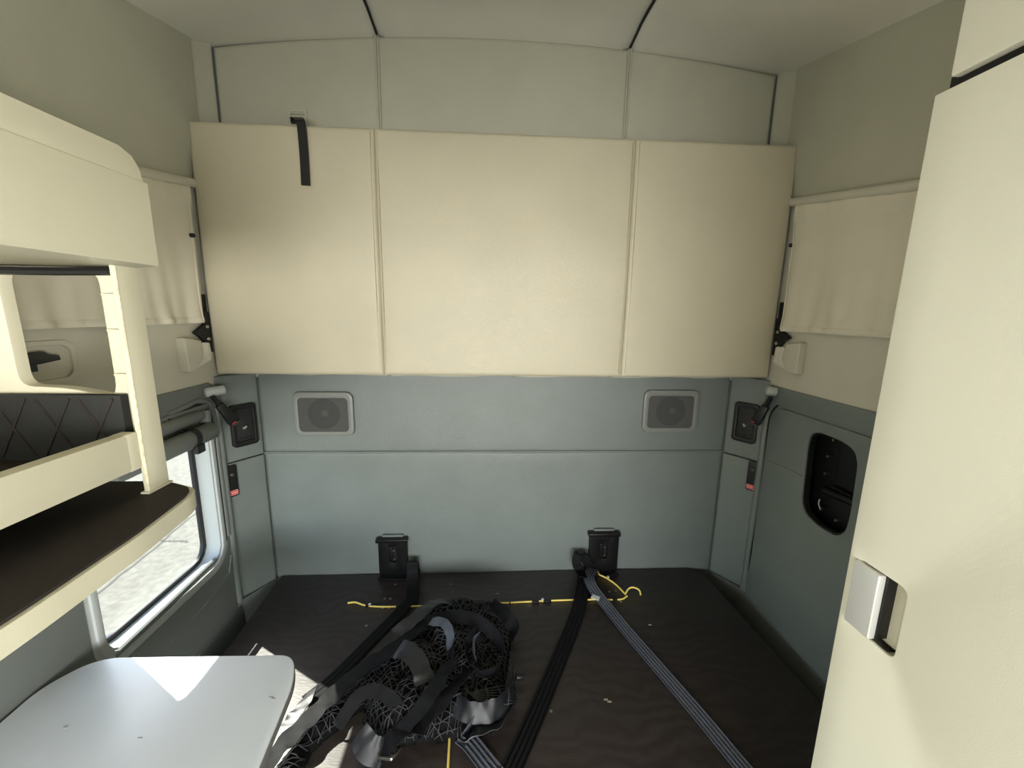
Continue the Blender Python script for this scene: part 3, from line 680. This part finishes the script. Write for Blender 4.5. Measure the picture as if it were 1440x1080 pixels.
band([(560, 912, .085), (577, 918, .105), (590, 935, .10), (598, 960, .075)], .058, WEBS, [15, 5, 0, -15])
band([(606, 873, .095), (624, 876, .105), (633, 892, .10), (632, 912, .085)], .030, WEBG, [10, 20, 30, 50])
band([(600, 872, .09), (640, 866, .095), (675, 876, .09), (700, 898, .085), (707, 920, .08), (697, 942, .075), (675, 948, .075), (661, 932, .08), (658, 908, .085), (672, 890, .09)], .042, WEB, [10, 20, 45, 70, 80, 80, 70, 60, 60, 50])
band([(672, 893, .082), (664, 910, .08), (668, 935, .07)], .036, WEBG, [70, 80, 80])
band([(668, 935, .075), (648, 955, .085), (622, 985, .085), (600, 1012, .06), (588, 1030, .03)], .044, WEB, [40, 20, 5, 0, 0], 0)
band([(640, 925, .09), (625, 945, .10), (600, 985, .09), (575, 1015, .06), (545, 1048, .03)], .042, WEB, [30, 10, 0, 0, 0])
band([(600, 1018, .045), (575, 1022, .05), (550, 1040, .045), (536, 1058, .02)], .055, WEB, [0, 15, 10, 0])
band([(474, 1022, .03), (490, 998, .06), (506, 978, .08), (528, 972, .085), (552, 984, .07), (562, 1000, .055)], .034, WEB, [45, 50, 50, 40, 35, 30])
band([(505, 1030, .05), (518, 1052, .035), (540, 1060, .02)], .06, WEBS, [50, 40, 20])
band([(640, 992, .055), (662, 1002, .07), (690, 1000, .07), (715, 985, .055), (722, 960, .045)], .05, WEBS, [40, 50, 55, 60, 60])
band([(722, 985, .03), (700, 1015, .04), (672, 1025, .05), (655, 1040, .034), (648, 1046, .026)], .05, WEBS, [60, 40, 20, 50, 60])
band([(660, 995, .05), (664, 1015, .05), (652, 1036, .03)], .036, WEBG, [30, 60, 70])
band([(690, 850, .05), (712, 866, .055), (722, 885, .03), (715, 900, .015)], .05, WEB, [20, 40, 50, 40])
band([(640, 960, .03), (618, 985, .05), (600, 1005, .05)], .04, WEBS, [20, 10, 0])
band([(628, 905, .07), (636, 925, .06), (632, 950, .05)], .03, WEBS, [60, 80, 70])
# metal buckle and tab
c = G(548, 1060, .03); e1 = Vector((.8, -.35, .35)).normalized(); e2 = Vector((.3, .8, -.2)); e2 = (e2-e1*e2.dot(e1)).normalized(); e3 = e1.cross(e2)
ring('buckle', rrect(0, 0, .05, .04, .006, 4), rrect(0, 0, .038, .028, .003, 4), lambda u, v, d: c+e1*u+e2*v+e3*d, .005, STEEL, cn, .001)
tube('buckle_bar', [c-e1*.022, c+e1*.022], .0025, STEEL, cn, 8)
t0 = G(726, 952, .03); capsule('pull_tab', t0, t0+Vector((.022, .004, -.004)), .009, BLACK, cn, 10)
box('pull_tab_stalk', (t0.x-.01, t0.y+.004, .0008), (t0.x-.004, t0.y+.03, .055), BLACK, cn, .002)
settle(cn)

# ------------------------------------------------------------------ table
TZ = .30
tbx = thing('side_table', (-.8, .55, -.45), 'white laminate table with rounded corners standing by the bright window', 'table')
tp = [(-1.022, .30), (-1.026, .70), (-1.03, .79), (-.99, .85), (-.945, .866), (-.52, .858), (-.487, .79), (-.45, .46), (-.44, .30)]
tp3 = roundpoly([Vector((x, y, TZ-.026)) for x, y in tp], .045, 6)
prism('top', [p.copy() for p in tp3], (0, 0, .026), TABLE, tbx, .003)
band_o = [Vector((p.x*1.0, p.y, 0)) for p in tp3]; cx_, cy_ = -.75, .58
ring('edge_band', [(cx_+(p.x-cx_)*1.004, cy_+(p.y-cy_)*1.004) for p in band_o], [(cx_+(p.x-cx_)*.99, cy_+(p.y-cy_)*.99) for p in band_o], lambda u, v, d: Vector((u, v, TZ-.022-.001+d)), .018, EDGE, tbx, .002)
tube('pedestal', [Vector((-.78, .42, z)) for z in (-.44, 0, TZ-.026)], .035, STEEL, tbx, 16)
disc('base', (-.78, .42, -.45), (0, 0, 1), .16, .02, STEEL, tbx, 28)
for p in ((92, 1023), (197, 1038), (384, 983), (381, 981)): q = G(*p, TZ); box('scuff', (q.x-.004, q.y-.0015, TZ-.001), (q.x+.004, q.y+.0015, TZ+.0012), mat('scuff_grey', (150, 150, 148), .6), tbx, .0005)
settle(tbx)

# ------------------------------------------------------------------ left open shelf unit with overhead locker
un = thing('shelf_unit', (-.85, .5, .74), 'cream wall unit with overhead locker, post, tray rail and dark shelf', 'shelf unit')
OX = -.62
def poly_box(name, plan, z0, z1, m, bev=.004): return prism(name, [Vector((x, y, z0)) for x, y in plan], (0, 0, z1-z0), m, un, bev)
poly_box('locker_face', [(OX, -.1), (OX, .742), (-.70, .79), (-1.036, .79), (-1.036, -.1)], 1.197, 1.3305, CABW, .002)
top = roundpoly([Vector((-1.036, -.1, 1.332)), Vector((-1.036, .745, 1.332)), Vector((OX-.002, .735, 1.332)), Vector((OX-.002, -.1, 1.332))], .012, 4)
prism('locker_top', [Vector((OX-.003, y, z)) for y, z in ((-.1, 1.332), (.738, 1.332), (.733, 1.352), (.722, 1.366), (.70, 1.374), (-.1, 1.374))], (-.41, 0, 0), CABW, un, .002)
box('locker_joint', (OX-.01, -.1, 1.326), (OX-.004, .735, 1.335), CABW, un, 0)
tube('underside_hose', [Vector((-.70, .752, 1.188)), Vector((-.80, .752, 1.186)), Vector((-1.0, .74, 1.184))], .007, BLACK, un, 8)
box('post', (-.699, .737, .781), (-.690, .785, 1.198), CABW, un, .002)
tube('post_worn_edge', [Vector((-.6915, .7385, z)) for z in (.785, .9, 1.0, 1.1, 1.196)], .0022, WORN, un, 6)
box('rail', (-.722, -.1, .832), (-.695, .737, .902), CABW, un, .005)
box('rail_end_cap', (-.7215, .712, .8315), (-.6947, .7365, .9025), CABW, un, .004)
# end panel with the rounded opening
oc_ = [(-1.036, .86), (-.713, .86), (-.713, 1.196), (-1.036, 1.196)]
ic_ = [(p.x, p.y) for p in roundpoly([Vector((-.910, .982, 0)), Vector((-.83, .978, 0)), Vector((-.752, .962, 0)), Vector((-.744, .98, 0)), Vector((-.744, 1.188, 0)), Vector((-.912, 1.188, 0))], .022, 5)]
ecn = (-.83, 1.08)
ring('end_panel', radial(oc_, ecn, 96), radial(ic_, ecn, 96), lambda u, v, d: Vector((u, .785-d, v)), .022, CABW, un, .005)
for z in (1.148, 1.085, 1.004): box('panel_ledge', (-.736, .755, z-.002), (-.704, .765, z+.002), CABW, un, .001)
box('tray_floor', (-1.036, -.1, .832), (-.722, .763, .842), DARKMAT, un, .002)
box('tray_liner', (-1.034, .745, .842), (-.722, .762, .968), DARKF, un, .003)
for i in range(4):
    x = -1.02+i*.075
    tube('liner_seam', [Vector((x, .744, .85)), Vector((x+.06, .744, .962))], .0022, DARKMAT, un, 5)
    tube('liner_seam', [Vector((x+.06, .744, .85)), Vector((x, .744, .962))], .0022, DARKMAT, un, 5)
# shelf with dark mat and pale lip
sp_ = [(-1.036, -.1), (-1.036, .80), (-.70, .80), (-.628, .768), (-.612, .735), (-.592, .60), (-.583, .45), (-.580, .2), (-.580, -.1)]
spr = roundpoly([Vector((x, y, .742)) for x, y in sp_], .02, 4)
prism('shelf_board', spr, (0, 0, .034), CABW, un, .006)
prism('shelf_mat', [Vector((-.85+(p.x+.85)*.975, .35+(p.y-.35)*.985, .7755)) for p in spr], (0, 0, .005), DARKMAT, un, .001)
V, Fc = [], []
for i in range(160):
    y = .0+.0045*i; x = -.588 if y < .5 else -.588-(y-.5)*.10
    tube_into(V, Fc, [Vector((x, y, .7425)), Vector((x-.012, y, .7395))], .0018, 4)
kn = mesh('ribbed_strip', V, Fc, TAGW, un); kn['kind'] = 'stuff'
box('post_foot', (-.703, .733, .780), (-.686, .789, .784), CABW, un, .001)
settle(un)

# black grab handle in its cup on the window wall
gh = thing('grab_handle', (-W, .93, 1.0), 'black grab handle in a pale recessed cup seen through the shelf unit opening', 'handle')
hp = [PX(*p, -W+.02) for p in ((22, 500), (62, 494), (70, 498), (84, 499), (87, 506), (60, 512), (22, 518))]
prism('grip', hp, (-.014, 0, 0), BLACK, gh, .003)
q0, q1 = PX(25, 493, -W), PX(85, 512, -W)
ring('cup_rim', rrect((q0.y+q1.y)/2-.02, 1.0, .19, .10, .03, 6), rrect((q0.y+q1.y)/2-.02, 1.0, .165, .075, .022, 6), lambda u, v, d: Vector((-W-.002+d, u, v)), .008, SIDEV, gh, .003)
box('stem', (-W, q0.y-.03, .985), (-W+.012, q0.y+.02, 1.01), BLACK, gh, .002)
settle(gh)

# ------------------------------------------------------------------ tall closet
cl = thing('closet', (.78, .2, -.45), 'tall white closet with a chrome paddle latch in its door', 'closet')
CX = .52; CE = .537
box('carcass', (CX+.022, -.3, -.45), (1.02, CE-.006, 1.70), CABW, cl, .004)
hy0, hy1, hz0, hz1 = .449, .524, .657, .766
hcn = ((hy0+hy1)/2, (hz0+hz1)/2)
dr = radial([(-.3, -.43), (CE, -.43), (CE, 1.411), (-.3, 1.411)], hcn, 160)
hl = radial([(p.x, p.y) for p in roundpoly([Vector((hy0, hz0, 0)), Vector((hy1, hz0, 0)), Vector((hy1, hz1, 0)), Vector((hy0, hz1, 0))], .012, 5)], hcn, 160)
# exact corners for the door outline
cor = [(-.3, -.43), (CE, -.43), (CE, 1.411), (-.3, 1.411)]
for c_ in cor:
    k = min(range(160), key=lambda i: (dr[i][0]-c_[0])**2+(dr[i][1]-c_[1])**2); dr[k] = c_
door_p = ring('door', dr, hl, lambda u, v, d: Vector((CX+.020-d, u, v)), .020, WHITE, cl, .003)
bm = bmesh.new(); dp = .034
addbox(bm, (CX+dp, hy0-.004, hz0-.004), (CX+dp+.003, hy1+.004, hz1+.004))
fin('latch_cup', bm, WHITE, door_p)
ring('latch_cup_wall', [(hcn[0]+(p[0]-hcn[0])*1.04, hcn[1]+(p[1]-hcn[1])*1.03) for p in hl], hl, lambda u, v, d: Vector((CX+dp-d, u, v)), dp-.004, WHITE, door_p, 0)
box('latch_body', (CX+.006, .480, hz0+.004), (CX+dp, .522, hz1-.004), BLACK, door_p, .002)
box('latch_paddle', (CX-.006, .482, hz0+.002), (CX+.006, .5225, hz1-.002), CHROME, door_p, .003, 3)
box('upper_panel', (CX+.003, -.3, 1.425), (CX+.022, CE-.012, 1.70), WHITE, cl, .004)
box('gap_gasket', (CX+.014, -.3, 1.405), (CX+.024, CE-.004, 1.43), VOID, cl, .001)
settle(cl)

# ------------------------------------------------------------------ pairs share a group phrase
GROUPS = {'wall_speaker': 'speakers on the rear wall', 'strap_bracket': 'steel brackets at the foot of the rear wall', 'switch_box': 'control boxes in the rear corners',
          'switch_plate': 'switch plates in the rear corners', 'reading_lamp': 'reading lamps in the rear corners', 'hinge_bracket': 'hinges of the folded bunk', 'curtain': 'curtains on the side walls'}
for o in C.objects:
    if o.parent is None and o.name.split('.')[0] in GROUPS: o['group'] = GROUPS[o.name.split('.')[0]]
